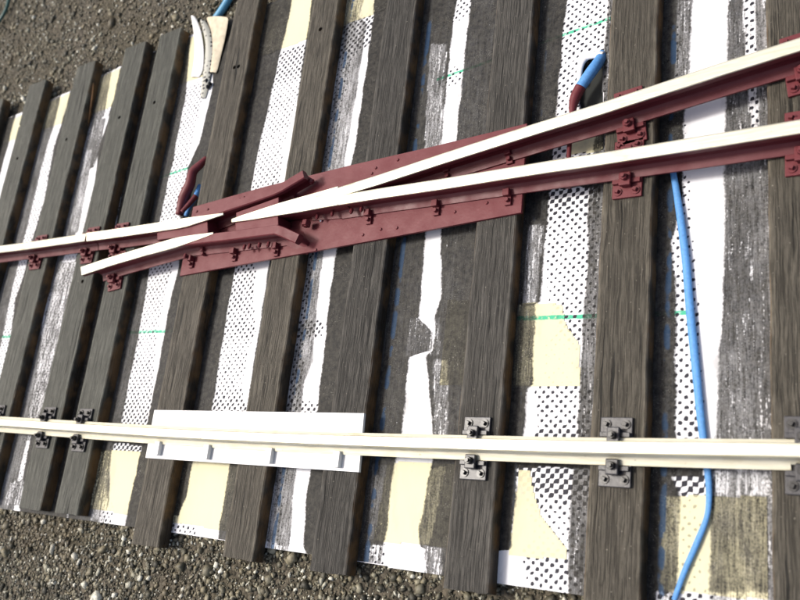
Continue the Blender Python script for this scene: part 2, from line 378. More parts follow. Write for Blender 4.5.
def curve(rows):
    """rows of (photo y, x...) -> arrays over world Y (ascending)"""
    out = []
    for r in rows:
        a = at(r[1], r[0], BZ); b = at(r[2], r[0], BZ)
        out.append([(a[1]+b[1])/2, a[0], b[0]] + list(r[3:]))
    out = np.array(sorted(out)); return out
CB = {k: curve(v) for k, v in BAY.items()}
CD = {k: curve(v) for k, v in DOTS.items() if v}
mid = {}
keys = sorted(SL)
def fields(X, Y):
    pd = np.full(X.shape, 0.5); pa = np.full(X.shape, 0.9); ps = np.full(X.shape, 0.9)
    dt = np.zeros(X.shape); bl = np.zeros(X.shape)
    for k in keys[:-1]:
        a = H((SL[k][0]+SL[k][1])/2); b = H((SL[k+1][0]+SL[k+1][1])/2)
        m = (X >= a) & (X < b)
        if not m.any(): continue
        x = X[m]; y = Y[m]; r = H(SL[k][1]); l = H(SL[k+1][0])
        if k in CB:
            c = CB[k]; xl = np.interp(y, c[:, 0], c[:, 1]); xr = np.interp(y, c[:, 0], c[:, 2])
        else:
            xl = r + 0.72 + 0*x; xr = l - 0.45 + 0*x
            if k == 10 or k == 0: xr = l - 0.3 + 0*x
        d = np.maximum(xl-x, x-xr); cen = (xl+xr)/2
        (al, sl), (ar, sr) = PAINT.get(k, PAINT[0])
        pd[m] = d; pa[m] = np.where(x < cen, al, ar); ps[m] = np.where(x < cen, sl, sr)
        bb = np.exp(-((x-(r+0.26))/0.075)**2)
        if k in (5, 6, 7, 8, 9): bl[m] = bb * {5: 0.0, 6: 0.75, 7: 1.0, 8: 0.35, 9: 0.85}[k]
        if k in CD:
            c = CD[k]; x0 = np.interp(y, c[:, 0], c[:, 1]); x1 = np.interp(y, c[:, 0], c[:, 2]); dd = np.interp(y, c[:, 0], c[:, 3])
            dt[m] = np.where((x > x0) & (x < x1), dd, 0)
        for kk, pg, c_, o__ in DAB_BAND:
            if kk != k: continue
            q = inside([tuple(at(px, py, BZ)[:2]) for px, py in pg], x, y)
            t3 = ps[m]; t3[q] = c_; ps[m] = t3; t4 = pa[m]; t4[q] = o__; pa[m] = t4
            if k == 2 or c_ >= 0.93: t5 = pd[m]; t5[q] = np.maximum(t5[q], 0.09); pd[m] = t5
        if k == 9:   # a second dotted strip beside the last sleeper
            c = curve([(-20,743,755), (50,745,755), (115,750,758), (140,752,760)])
            x0 = np.interp(y, c[:, 0], c[:, 1]); x1 = np.interp(y, c[:, 0], c[:, 2])
            q = (x > x0) & (x < x1) & (y > at(750,135,BZ)[1])
            t2 = dt[m]; t2[q] = 0.75; dt[m] = t2
            t3 = ps[m]; t3[q] = 0.45; ps[m] = t3
            t4 = pa[m]; t4[q] = 0.3; pa[m] = t4
    return pd, pa, ps, dt, bl

def paper_material(name, base, warm):
    t = NT(name); v = t.coord('Object'); sep = t.n('ShaderNodeSeparateXYZ'); t.put(sep.inputs[0], v)
    x, y = sep.outputs[0], sep.outputs[1]
    nb = t.noise(v, 0.5, 3)
    col = t.mix(t.rng(nb, 0.35, 0.7, 0, 0.5), base, warm)
    col = t.mix(t.rng(t.noise(v, 14, 2), 0.76, 0.8, 0, 0.7), col, (0.25, 0.24, 0.2))
    col = t.mix(t.rng(t.noise(t.mapping(v, (5, 1.0, 1)), 1.0, 4), 0.60, 0.72, 0, 0.30), col, (0.45, 0.45, 0.46))
    smg = t.math('MULTIPLY', t.rng(t.noise(t.mapping(v, (2.2, 0.8, 1)), 1.0, 6, 0.7), 0.50, 0.72, 0, 0.6), t.rng(t.attr('pd'), -0.34, -0.02, 0.15, 1.0))
    col = t.mix(smg, col, (0.26, 0.255, 0.25))
    # green setting-out lines
    def gline(p, q, wd):
        a = at(*p, BZ); b = at(*q, BZ); sl = (b[1]-a[1])/(b[0]-a[0]); off = a[1]-sl*a[0]
        d = t.math('ABSOLUTE', t.math('SUBTRACT', y, t.math('ADD', t.math('MULTIPLY', x, sl), off)))
        d = t.math('ADD', d, t.math('MULTIPLY', t.math('SUBTRACT', t.noise(v, 9, 3), 0.5), 0.05))
        return t.rng(d, wd, wd+0.02, 1.0, 0.0)
    def span(a, b): return t.math('MULTIPLY', t.math('GREATER_THAN', x, H(a)), t.math('LESS_THAN', x, H(b)))
    s1 = t.math('ADD', t.math('ADD', span(-2.1, -1.80), span(-1.44, -1.2)), span(-0.545, -0.297)); s2 = t.math('ADD', span(-1.44, -1.2), span(-0.73, -0.40))
    g = t.math('MAXIMUM', t.math('MULTIPLY', gline((0, 337), (565, 317), 0.038), s1), t.math('MULTIPLY', gline((182, 170), (583, 28), 0.030), s2))
    g = t.math('MULTIPLY', g, t.rng(t.noise(v, 11, 3), 0.36, 0.46, 0.35, 0.95))
    green = t.mix(g, col, (0.03, 0.42, 0.24))
    # blue line beside the sleepers
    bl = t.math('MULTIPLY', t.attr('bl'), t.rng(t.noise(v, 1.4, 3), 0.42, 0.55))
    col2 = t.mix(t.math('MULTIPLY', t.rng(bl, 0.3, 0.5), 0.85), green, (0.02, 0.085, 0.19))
    # dots
    jx = t.math('ADD', x, t.math('MULTIPLY', t.math('SUBTRACT', t.noise(v, 4.5, 2), 0.5), 0.09))
    jy = t.math('ADD', y, t.math('MULTIPLY', t.math('SUBTRACT', t.noise(t.mapping(v, loc=(9, 4, 0)), 4.5, 2), 0.5), 0.09))
    K = 2*math.pi/0.140
    u = t.math('MULTIPLY', t.math('ADD', jx, jy), K*0.66); w_ = t.math('MULTIPLY', t.math('SUBTRACT', jx, jy), K*0.66)
    f = t.math('ADD', t.math('MULTIPLY', t.math('COSINE', u), 0.90), t.math('MULTIPLY', t.math('COSINE', w_), 1.10))
    f = t.math('ADD', f, t.math('MULTIPLY', t.math('SUBTRACT', t.noise(v, 8, 2), 0.5), t.rng(t.attr('dt'), 0.7, 1.0, 2.6, 0.9)))
    f = t.math('ADD', f, t.math('MULTIPLY', t.math('SUBTRACT', t.noise(v, 1.4, 2), 0.5), 0.9))
    dt = t.attr('dt'); thr = t.math('SUBTRACT', 2.22, t.math('MULTIPLY', dt, 2.05))
    dm = t.math('MULTIPLY', t.rng(t.math('SUBTRACT', f, thr), -0.12, 0.12), t.rng(dt, 0.05, 0.12))
    dots = t.math('MULTIPLY', dm, t.attr('da'))
    col3 = t.mix(dots, col2, (0.022, 0.022, 0.032))
    # brushed dark paint
    pd = t.attr('pd')
    e = t.math('ADD', pd, t.math('MULTIPLY', t.math('SUBTRACT', t.noise(t.mapping(v, (1, 0.6, 1)), 2.2, 4), 0.5), 0.16))
    e = t.math('ADD', e, t.math('MULTIPLY', t.math('SUBTRACT', t.noise(v, 15, 3), 0.5), 0.10))
    mask = t.rng(e, -0.012, 0.035)
    brush = t.noise(t.mapping(v, (15, 1.3, 1)), 1.0, 5, 0.7)
    brush = t.math('ADD', t.math('MULTIPLY', brush, 0.62), t.math('MULTIPLY', t.noise(v, 15, 4, 0.7), 0.38))
    lim = t.rng(t.attr('ps'), 0.5, 1.0, 0.46, 0.76)
    cover = t.rng(t.math('SUBTRACT', brush, lim), -0.03, 0.02, 1.0, 0.10)
    stk = t.math('ADD', t.math('MULTIPLY', t.noise(t.mapping(v, (22, 1.6, 1)), 1.0, 5, 0.75), 0.6), t.math('MULTIPLY', t.noise(v, 24, 3, 0.7), 0.4))
    left_ = t.math('MULTIPLY', t.math('SUBTRACT', 1.0, t.attr('pa')), t.rng(stk, 0.40, 0.60, 0.05, 2.1))
    patch = t.rng(t.noise(t.mapping(v, (1.3, 0.6, 1)), 1.0, 4), 0.35, 0.68, 0.5, 1.5)
    opac = t.math('SUBTRACT', 1.0, t.math('MULTIPLY', left_, patch), clamp=True)
    pm = t.math('MULTIPLY', t.math('MULTIPLY', mask, cover), opac, clamp=True)
    pcol = t.mix(t.rng(t.noise(v, 7, 5, 0.7), 0.38, 0.62), (0.006, 0.006, 0.006), (0.034, 0.032, 0.027))
    pcol = t.mix(t.math('MULTIPLY', t.rng(t.noise(v, 30, 3, 0.7), 0.60, 0.68), t.rng(t.noise(v, 1.7, 3), 0.45, 0.6)), pcol, (0.22, 0.21, 0.19))
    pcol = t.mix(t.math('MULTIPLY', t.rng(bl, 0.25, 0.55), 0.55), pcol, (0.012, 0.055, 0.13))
    col4 = t.mix(pm, col3, pcol)
    t.bump(t.math('ADD', t.math('MULTIPLY', pm, t.math('ADD', 0.4, brush)), t.math('MULTIPLY', nb, 0.5)), 0.35, 0.03)
    return t.out(col4, 0.6, Specular_IOR_Level=0.18)
PAPER = paper_material('printed_white_paper', (0.72, 0.73, 0.76), (0.68, 0.69, 0.71))
CREAM = paper_material('cream_masking_tape', (0.67, 0.63, 0.42), (0.62, 0.58, 0.38))

def sheet(name, poly, z, step, mat, parent, holes=(), da=1.0, lift=None, rag=0.0):
    P = np.array(poly); x0, y0 = P.min(0); x1, y1 = P.max(0)
    nx = max(2, int((x1-x0)/step)+1); ny = max(2, int((y1-y0)/step)+1)
    gx = np.linspace(x0, x1, nx); gy = np.linspace(y0, y1, ny); X, Y = np.meshgrid(gx, gy)
    cx = (X[:-1, :-1]+X[1:, 1:])/2; cy = (Y[:-1, :-1]+Y[1:, 1:])/2
    keep = inside(poly, cx, cy)
    for h in holes: keep &= ~inside(h, cx, cy)
    q = np.arange(nx*ny).reshape(ny, nx)
    F = np.stack([q[:-1, :-1], q[:-1, 1:], q[1:, 1:], q[1:, :-1]], -1)[keep]
    used = np.unique(F); remap = -np.ones(nx*ny, int); remap[used] = np.arange(len(used)); F = remap[F]
    xs = X.ravel()[used]; ys = Y.ravel()[used]
    zs = np.full(xs.shape, z)
    if lift is not None: zs = zs+lift(xs, ys)
    pd, pa, ps, dt, bl = fields(xs, ys)
    me = bpy.data.meshes.new(name); me.vertices.add(len(xs)); me.vertices.foreach_set('co', np.stack([xs, ys, zs], 1).reshape(-1).astype(np.float32))
    nf = len(F); me.loops.add(nf*4); me.polygons.add(nf)
    me.loops.foreach_set('vertex_index', F.reshape(-1).astype(np.int32)); me.polygons.foreach_set('loop_start', np.arange(0, nf*4, 4, dtype=np.int32))
    for nm, arr in (('pd', pd), ('pa', pa), ('ps', ps), ('dt', dt), ('bl', bl), ('da', np.full(xs.shape, da))):
        a = me.attributes.new(nm, 'FLOAT', 'POINT'); a.data.foreach_set('value', arr.astype(np.float32))
    me.update(); me.validate(); me.materials.append(mat)
    o = bpy.data.objects.new(name, me); C.objects.link(o)
    if parent: o.parent = parent
    return o

XL, XR = -40.0, 4.0
YB0, YB1 = H(-0.0375), H(-0.043)
hole1 = [at(580,60,BZ)[:2], at(587,55,BZ)[:2], at(603,54,BZ)[:2], at(603,112,BZ)[:2], at(582,116,BZ)[:2], at(577,100,BZ)[:2]]
hole2 = [at(188,176,BZ)[:2], at(194,166,BZ)[:2], at(210,163,BZ)[:2], at(208,215,BZ)[:2], at(182,220,BZ)[:2]]
def ytop(x): return float(np.interp(x, [H(-2.2), H(-1.9), H(-1.7), H(-1.5), H(-1.2)], [H(1.0), H(1.017), H(1.037), H(1.05), H(1.06)]))
board = tag(empty('base_board'), 'white paper covered board under the sleepers, brushed with dark paint and printed with black dots', 'base board')
poly = [(XL, YB0), (H(-1.3), H(-0.0372)), (H(-0.9), H(-0.0405)), (H(-0.6), H(-0.0445)), (XR, H(-0.041))] + [(x, ytop(x)) for x in (XR, H(-1.2), H(-1.5), H(-1.7), H(-1.9), H(-2.2), XL)]
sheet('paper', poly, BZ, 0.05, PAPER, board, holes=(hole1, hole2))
# board slab with two real openings
bm = bmesh.new(); prism(bm, [(p[0], p[1]) for p in poly], BZ-0.17, BZ-0.004)
slab = link_bm('board_core', bm, plain('pale_board', (0.60, 0.60, 0.64), 0.6), board)
def cut(ob, cutters):
    cs = []
    for b in cutters:
        co_ = link_bm('cutter', b, None); cs.append(co_)
        md = ob.modifiers.new('b', 'BOOLEAN'); md.operation = 'DIFFERENCE'; md.object = co_; md.solver = 'EXACT'
    dg = bpy.context.evaluated_depsgraph_get(); dg.update()
    me = bpy.data.meshes.new_from_object(ob.evaluated_get(dg)); old = ob.data
    ob.modifiers.clear(); ob.data = me; bpy.data.meshes.remove(old)
    for c in cs:
        m_ = c.data; bpy.data.objects.remove(c); bpy.data.meshes.remove(m_)
bm = bmesh.new(); box(bm, H(-1.36), H(-0.36), H(0.5), H(0.85), BZ-0.20, BZ-0.172)  # dark sheet added beneath the holes, stands in for their shade
link_bm('hole_shade_sheet', bm, plain('hole_shade_black', (0.010, 0.012, 0.010), 0.8), board)
cs = []
for h in (hole1, hole2):
    b = bmesh.new(); prism(b, h, BZ-0.5, BZ+0.5); cs.append(b)
cut(slab, cs)

# cream tape pieces stuck on the paper
def tape(name, poly, label, z, **kw):
    o = sheet(name, poly, z, 0.045, CREAM, None, da=kw.pop('da', 0.35), **kw)
    return tag(o, label, 'tape', 'pieces of cream masking tape on the board')
w2 = lambda x, y: tuple(at(x, y, BZ)[:2])
tape('masking_tape', [(H(-2.3), H(0.92)), (H(-1.19), H(0.928)), (H(-0.86), H(0.943)), (H(-0.62), H(0.945)), (H(-0.62), H(1.055)), (H(-1.19), H(1.055)), (H(-1.5), H(1.045)), (H(-1.7), H(1.032)), (H(-1.9), H(1.012)), (H(-2.3), H(0.98))], 'cream tape across the top edge of the board, left of the long grey timbers', BZ+0.012, da=0.2)
tape('masking_tape', [(H(-1.50), H(-0.014)), (H(-1.05), H(-0.024)), (H(-1.05), H(0.10)), (H(-1.50), H(0.10))], 'cream tape below the white plastic strip, near the lower left edge of the board', BZ+0.012, da=0.15)
tape('masking_tape', [w2(430,463), w2(388,462), w2(374,541), w2(421,545), w2(470,549), w2(478,466)], 'plain cream rectangle of tape below the cream rail, right of the white plastic strip', BZ+0.012, da=0.1)
tape('masking_tape', [w2(519,470), w2(530,471), w2(533,490), w2(541,515), w2(567,548), w2(566,560), w2(509,555)], 'triangular piece of cream tape beside the net of white circles below the cream rail', BZ+0.012, da=0.15)
tape('masking_tape', [w2(655,495), w2(767,497), w2(767,600), w2(655,590)], 'cream and brown painted tape under the blue wire at the lower right', BZ+0.012, da=0.5)
tape('masking_tape', [w2(448,300), w2(562,304), w2(566,325), w2(580,345), w2(580,386), w2(440,386)], 'cream tape with cut corner just below the green line, crossing under a sleeper', BZ+0.012, da=0.25)
tape('masking_tape', [w2(568,134), w2(604,130), w2(602,151), w2(568,155)], 'small cream square of tape between the two diverging maroon rails', BZ+0.012, da=0.05)

# ------------------------------------------------------------------ sleepers
SINFO = {
 -1: (-0.03, 1.06, WOODF), 0: (-0.03, 1.05, WOODF), 1: (-0.032, 1.061, WOODF), 2: (-0.032, 1.061, WOODF), 3: (-0.031, 1.060, WOODF), 4: (-0.030, 1.060, WOODF),
 5: (-0.0650, 1.075, WOODB), 6: (-0.0640, 1.075, WOODB), 7: (-0.0630, 1.08, WOODD), 8: (-0.0585, 1.08, WOODN), 9: (-0.064, 1.08, WOODB), 10: (-0.062, 1.08, WOODB), 11: (-0.06, 1.08, WOODN)}
SLAB = {
 -1: 'sleeper outside the left edge', 0: 'grey green timber sleeper cut by the left edge of the photo, leftmost of all',
 1: 'grey green sleeper second from the left edge, with two nail holes',
 2: 'grey green timber sleeper with an orange splinter along its right side',
 3: 'grey green sleeper under the rail joint, left one of the closely set pair',
 4: 'grey green sleeper under the free tip of the lower wing rail',
 5: 'brown grey sleeper under the left end of the maroon frog plate',
 6: 'brown grey sleeper passing under the middle of the white plastic strip',
 7: 'dark stained timber sleeper under the right end of the white plastic strip',
 8: 'dark grooved timber sleeper under the right end of the frog plate',
 9: 'wide brown grey sleeper carrying two maroon chairs and a black one',
 10: 'blurred brown grey timber sleeper along the right edge of the photo', 11: 'sleeper beyond the right edge'}
HOLES = {1: [(17,159),(19,126)], 2: [(66,140)], 3: [(119,118),(82,282)], 4: [(154,103),(110,205)], 5: [(234,68),(238,67)], 6: [(320,30)], 8: [(486,38)]}
def sleeper(k):
    a, b = SL[k]; y0, y1, mat = SINFO[k]; x0, x1, y0, y1 = H(a), H(b), H(y0), H(y1)
    W = (x1-x0)/2; cx = (x0+x1)/2; n = 90; L = y1-y0
    rs = np.random.RandomState(100+k)
    o_ = empty  # noqa
    prof = [(-W, -0.40), (-W, -0.2), (-W, -0.035), (-W+0.03, 0.0), (-W+0.12, 0.0), (-W*0.6, 0), (-W*0.3, 0), (0, 0), (W*0.3, 0), (W*0.6, 0), (W-0.10, 0.0), (W-0.025, 0.0), (W, -0.03), (W, -0.2), (W, -0.40)]
    edge = [0, 0, 0.6, 1, 0, 0, 0, 0, 0, 0, 0.05, 1, 1, 0, 0]
    bm = bmesh.new(); lay = bm.verts.layers.float.new('edge'); rings = []
    for i in range(n+1):
        y = y0+L*i/n; ring = []
        for j, (px, pz) in enumerate(prof):
            nz = mnoise.noise(Vector((px*3+k*7, y*1.6, 3.1)))
            nz2 = mnoise.noise(Vector((px*9+k*7, y*4.0, 7.7)))
            dz = (nz*0.010+nz2*0.006) if 3 <= j <= 11 else 0
            dx = (mnoise.noise(Vector((k*3.3+np.sign(px), y*0.9, 0)))*0.018+nz2*0.010) if j <= 3 or j >= 11 else 0
            yy = y + (rs.uniform(-0.02, 0.02) if i in (0, n) else 0)
            v = bm.verts.new((px+dx, yy-y0, pz+dz)); v[lay] = edge[j]; ring.append(v)
        rings.append(ring)
    m = len(prof)
    for i in range(n):
        for j in range(m):
            bm.faces.new((rings[i][j], rings[i][(j+1)%m], rings[i+1][(j+1)%m], rings[i+1][j]))
    bm.faces.new(rings[0]); bm.faces.new(rings[-1])
    o = link_bm('sleeper', bm, mat); o.location = (cx, y0, 0)
    if k in HOLES:
        bpy.context.view_layer.update(); cs = []
        for (hx, hy) in HOLES[k]:
            p = at(hx, hy, 0); b_ = bmesh.new(); cyl(b_, (p[0], p[1], -0.25), (0.05, 0.1, 1), 0.075, 0.5, 9); cs.append(b_)
        cut(o, cs)
    tag(o, SLAB[k], 'sleeper', 'timber sleepers laid across the board')
for k in SL:
    if k in (-1, 11): continue
    sleeper(k)

# splinters
def splinter(pts, r, label, mat):
    bm = bmesh.new(); tube(bm, pts, r, 5, 0.5, 3)
    tag(link_bm('wood_splinter', bm, mat), label, 'splinter')
ORW = plain('raw_orange_wood', (0.26, 0.13, 0.045), 0.6, 0.4, 12, 0, 0.4)
splinter([(H(-1.767)+0.03, at(95,80)[1], -0.12), (H(-1.767)+0.06, at(91,97)[1], -0.2), (H(-1.767)+0.05, at(86,118)[1], -0.3)], [0.02, 0.06, 0.02], 'orange splinter peeling off the right side of a far left sleeper', ORW)
splinter([(*at(68,192,BZ)[:2], BZ+0.04), (*at(60,225,BZ)[:2], BZ+0.05), (*at(50,275,BZ)[:2], BZ+0.03)], [0.015, 0.03, 0.015], 'thin pale brown sliver of wood lying below the left rail joint', ORW)
splinter([(*at(497,566,BZ)[:2], -0.34), (*at(494,580,BZ)[:2], -0.40), (*at(491,588,BZ)[:2], -0.5)], [0.03, 0.05, 0.03], 'short pale sliver of wood beside the lower end of the grooved sleeper', plain('pale_sliver', (0.35, 0.26, 0.13), 0.6))

# ------------------------------------------------------------------ rails
Z0, ZH = 0.08, 0.70
HEAD = [(-0.135, 0.53), (-0.145, 0.555), (-0.145, 0.665), (-0.12, ZH), (0.12, ZH), (0.145, 0.665), (0.145, 0.555), (0.135, 0.53), (0.05, 0.49), (-0.05, 0.49)]
WEB = [(-0.045, 0.495), (-0.035, 0.44), (-0.035, 0.27), (-0.06, 0.20), (0.06, 0.20), (0.035, 0.27), (0.035, 0.44), (0.045, 0.495)]
FOOT = [(-0.27, Z0), (-0.27, 0.125), (-0.12, 0.17), (-0.055, 0.215), (0.055, 0.215), (0.12, 0.17), (0.27, 0.125), (0.27, Z0)]
BODY = [(-0.27, Z0), (-0.27, 0.125), (-0.12, 0.17), (-0.05, 0.22), (-0.035, 0.30), (-0.035, 0.45), (-0.05, 0.49), (-0.135, 0.53), (-0.145, 0.555), (-0.145, 0.665), (-0.12, ZH),
        (0.12, ZH), (0.145, 0.665), (0.145, 0.555), (0.135, 0.53), (0.05, 0.49), (0.035, 0.45), (0.035, 0.30), (0.05, 0.22), (0.12, 0.17), (0.27, 0.125), (0.27, Z0)]
SURF = [(-0.143, ZH-0.03), (-0.141, ZH+0.008), (-0.11, ZH+0.022), (0.11, ZH+0.022), (0.141, ZH+0.008), (0.143, ZH-0.03)]
zt = ZH+0.02
def hp(x, y, z=zt): p = at(x, y, z); return (p[0], p[1])

def dens(path, n=6):
    P = [Vector((p[0], p[1], p[2] if len(p) > 2 else 0)) for p in path]; out = []
    for i in range(len(P)-1):
        p0 = P[max(i-1, 0)]; p1 = P[i]; p2 = P[i+1]; p3 = P[min(i+2, len(P)-1)]
        for k in range(n):
            t = k/n; out.append(0.5*((2*p1)+(p2-p0)*t+(2*p0-5*p1+4*p2-p3)*t*t+(3*p1-p0-3*p2+p3)*t**3))
    out.append(P[-1]); return [tuple(p) for p in out]

# lower cream rail
lr = [(H(-2.5), H(0.1505)), (H(-2.1), H(0.1445)), (H(-1.716), H(0.138)), (H(-1.365), H(0.1312)), (H(-1.086), H(0.1275)), (H(-0.86), H(0.1268)), (H(-0.673), H(0.1275)), (H(-0.514), H(0.1288)), (H(-0.417), H(0.1298)), (H(-0.295), H(0.1318)), (H(-0.159), H(0.1345)), (H(0.05), H(0.139))]
stock = tag(empty('stock_rail', (0, 0, 0)), 'long bare cream coloured rail held by black chairs, lowest of the rails', 'rail')
lrd = dens(lr, 4)
b = bmesh.new(); sweep(b, lrd, [(u*0.86, z) for u, z in HEAD]); link_bm('rail_head', b, CREAMR, stock)
b = bmesh.new(); sweep(b, lrd, WEB); link_bm('rail_web', b, CREAMR, stock)
xe = at(791, 468, 0.1)[0]
def y_at(path, x): return float(np.interp(x, [p[0] for p in path], [p[1] for p in path]))
lf = [p for p in lrd if p[0] < xe]+[(xe, y_at(lrd, xe), 0)]
b = bmesh.new(); sweep(b, lf, FOOT)
sweep(b, [(xe+0.001, y_at(lrd, xe), 0)]+[p for p in lrd if p[0] > xe+0.02], [(-0.17, Z0), (-0.17, 0.15), (-0.12, 0.17), (-0.055, 0.215), (0.055, 0.215), (0.12, 0.17), (0.27, 0.125), (0.27, Z0)])
link_bm('rail_foot', b, CREAMR, stock)

# far left maroon rail up to the joint
pj = hp(85.6, 236.9)
left = tag(empty('plain_rail'), 'short maroon rail with bright top at the left edge, ending at the joint', 'rail')
q = [(H(-2.5), H(0.566)), (H(-2.2), H(0.5595)), (H(-1.903), H(0.5525)), (H(-1.815), H(0.549)), (H(-1.653), H(0.5445)), (pj[0]-0.02, pj[1])]
b = bmesh.new(); sweep(b, q, BODY); link_bm('rail_body', b, MAR2, left)
b = bmesh.new(); sweep(b, q, SURF); link_bm('running_surface', b, NICK, left)

# frog
frog = tag(empty('frog', (*at(280, 230, 0)[:2], 0)), 'maroon painted crossing frog with bright vee rails, wing rails and base plate', 'rail crossing')
fl = Vector(frog.location)
def fp(name, bm, mat, parent=frog):
    """part of the frog: vertices are given in world coordinates"""
    for v_ in bm.verts: v_.co -= fl
    return link_bm(name, bm, mat, parent)
b = bmesh.new()
prism(b, [(H(-1.272), H(0.441)), (H(-0.746), H(0.463)), (H(-0.531), H(0.473)), (H(-0.533), H(0.619)), (H(-0.70), H(0.6125)), (H(-0.872), H(0.609)), (H(-1.075), H(0.601)), (H(-1.272), H(0.588))], 0.003, 0.076, 0.012)
fp('base_plate', b, MAR)
wa = [(pj[0]+0.03, pj[1]), hp(110, 234), hp(150, 228), hp(178, 223.8), hp(188, 221.7), hp(222, 207.8), hp(250, 198.5), hp(273, 190.3), (*hp(281, 186.2), -0.01), (*hp(301, 172.5), -0.07)]
wb = [hp(81, 271), hp(110, 261.5), hp(145, 251), hp(172, 243.2), hp(184, 240.6), hp(230, 235), hp(275, 229), (*hp(281, 231.0), -0.02), (*hp(293.5, 236.5), -0.13)]
def nxt(path, d):   # foot of a rail may start later than its head
    a = Vector(path[0][:2]); c = Vector(path[1][:2]); t = (c-a).normalized(); return [tuple(a+t*d)]+path[1:]
b = bmesh.new(); sweep(b, wa, HEAD); sweep(b, wa, WEB); sweep(b, wa[:-1], FOOT); w1 = fp('wing_rail', b, MAR)
BH = [p for p in HEAD]; 
b = bmesh.new(); sweep(b, wb, HEAD); sweep(b, nxt(wb, 0.42), WEB); sweep(b, nxt(wb, 0.46), FOOT); w2_ = fp('wing_rail', b, MAR)
def strip(name, up, lo, parent, z0=ZH-0.02, z1=ZH+0.022, mat=NICK, bev=0.012):
    b = bmesh.new(); prism(b, [hp(*p) for p in up]+[hp(*p) for p in reversed(lo)], z0, z1, bev); return fp(name, b, mat, parent)
strip('running_surface', [(86.2,232.8),(110,229.8),(150,223.8),(178,219.3),(186,217.9),(200,216),(223,212.8)], [(86.2,241.2),(110,238.2),(150,232.4),(178,228.3),(186,226.6),(205,220.5),(223,214.6)], w1)
strip('running_surface', [(80.5,267),(110,257.3),(145,246.8),(172,238.6),(180,236.7),(196,234.6),(213,232.2)], [(81.5,275.2),(110,265.7),(145,255.4),(172,248.2),(182,245.0),(198,239.5),(213,233.8)], w2_)
# vee: solid point, then two rails
up = [(231.5,219.0),(240,216.0),(279,203.0),(300,197.3),(320,191.6),(338,186.2)]
lo = [(231.5,222.2),(250,219.8),(278,215.2),(300,211.8),(320,208.0),(338,204.8)]
vee = empty('vee_point', (0, 0, 0), 0, frog)
b = bmesh.new(); prism(b, [hp(*p, ZH) for p in up]+[hp(*p, ZH) for p in reversed(lo)], 0.5, ZH, 0.01)
upc = [hp(x+2, y+2.6, ZH) for x, y in up]; loc_ = [hp(x+2, y-2.6, ZH) for x, y in lo]
prism(b, upc+list(reversed(loc_)), 0.10, 0.49)
fp('point_block', b, MAR, vee)
strip('running_surface', up, lo, vee, z1=ZH+0.025)
p1 = [hp(328, 195.2), hp(350, 188.2), hp(380, 178.9), hp(440, 159), hp(540, 127), hp(600, 108.5), hp(720, 69), hp(800, 43.7), (H(0.06), H(0.654))]
p2 = [hp(330, 201.2), hp(380, 193), hp(440, 184), hp(550, 166), hp(600, 158.5), hp(720, 139), hp(800, 126), (H(0.06), H(0.511))]
for nm, pth in (('point_rail', p1), ('splice_rail', p2)):
    b = bmesh.new(); sweep(b, pth, BODY); r_ = fp(nm, b, MAR2)
    b = bmesh.new(); sweep(b, pth, SURF); fp('running_surface', b, NICK, r_)
# feet of the vee under the solid point
b = bmesh.new(); fw = [(-0.27, Z0), (-0.27, 0.125), (0.05, 0.2), (0.05, Z0)]
sweep(b, [hp(300, 203.5), hp(338, 199.8)], [(-0.27, Z0), (-0.27, 0.125), (-0.05, 0.2), (0.12, 0.2), (0.12, Z0)])
fp('vee_foot', b, MAR)
# filler blocks
def filler(pts, z1=0.60, z0=0.12):
    b = bmesh.new(); prism(b, [hp(x, y, z1) for x, y in pts], z0, z1, 0.02); fp('filler_block', b, MAR)
filler([(157,229),(207,216),(208,233.5),(157,240)], 0.63)
filler([(235,222.6),(278,215.8),(278.5,229),(236,233.5)], 0.655)
filler([(236,212.5),(278.5,197.0),(278.5,208),(236,220.0)], 0.655)
# clips and nuts on the frog plate
def clip_bm(p, ang, w=0.17, d=0.34, h=0.20, nut=True):
    b = bmesh.new(); c, s = math.cos(ang), math.sin(ang)
    MM = Matrix.Translation((p[0], p[1], 0.076)) @ Matrix.Rotation(ang, 4, 'Z')
    box(b, -w/2, w/2, -d/2, d/2, 0.001, 0.07, 0.012, MM)
    box(b, -w/2, w/2, d*0.10, d/2+0.04, 0.05, h, 0.014, MM)
    return b, MM
def clip(px, py, ang=0.03, **kw):
    p = at(px, py, 0.1); b, MM = clip_bm(p, ang, **kw); o = fp('rail_clip', b, MAR)
    b = bmesh.new(); cyl(b, MM @ Vector((0, -0.05, 0.07)), (0, 0, 1), 0.062, 0.085, 6, bev=0.008); fp('nut', b, MAR, o)
for px, py in ((192,263),(235,256),(277,251),(369.5,218.5),(437,209.5),(508.5,199)):
    clip(px, py)
clip(205, 253, w=0.12, d=0.2)
clip(510, 158, 0.12); clip(449, 175, 0.12)
for px, py in ((176,247),(163,250)):
    clip(px, py, w=0.14, d=0.2)
def bolt(px, py, z, r=0.07, h=0.13, ax=(0, -1, 0.12)):
    p = at(px, py, z); b = bmesh.new(); cyl(b, p, ax, r, h, 6, twist=random.random(), bev=0.008); cyl(b, Vector(p)+Vector(ax)*h*0.8, ax, r*0.5, 0.06, 8); fp('bolt', b, MAR)
for px, py in ((245,245),(250,244),(260,243),(269,242),(186,254)): bolt(px, py, 0.33, 0.055)
for px, py in ((333,211),(352,208.5),(362,206.5),(318,214)): bolt(px, py, 0.33, 0.055)
bolt(307, 221, 0.30, 0.13, 0.16); bolt(312, 180, 0.25, 0.08, 0.1)
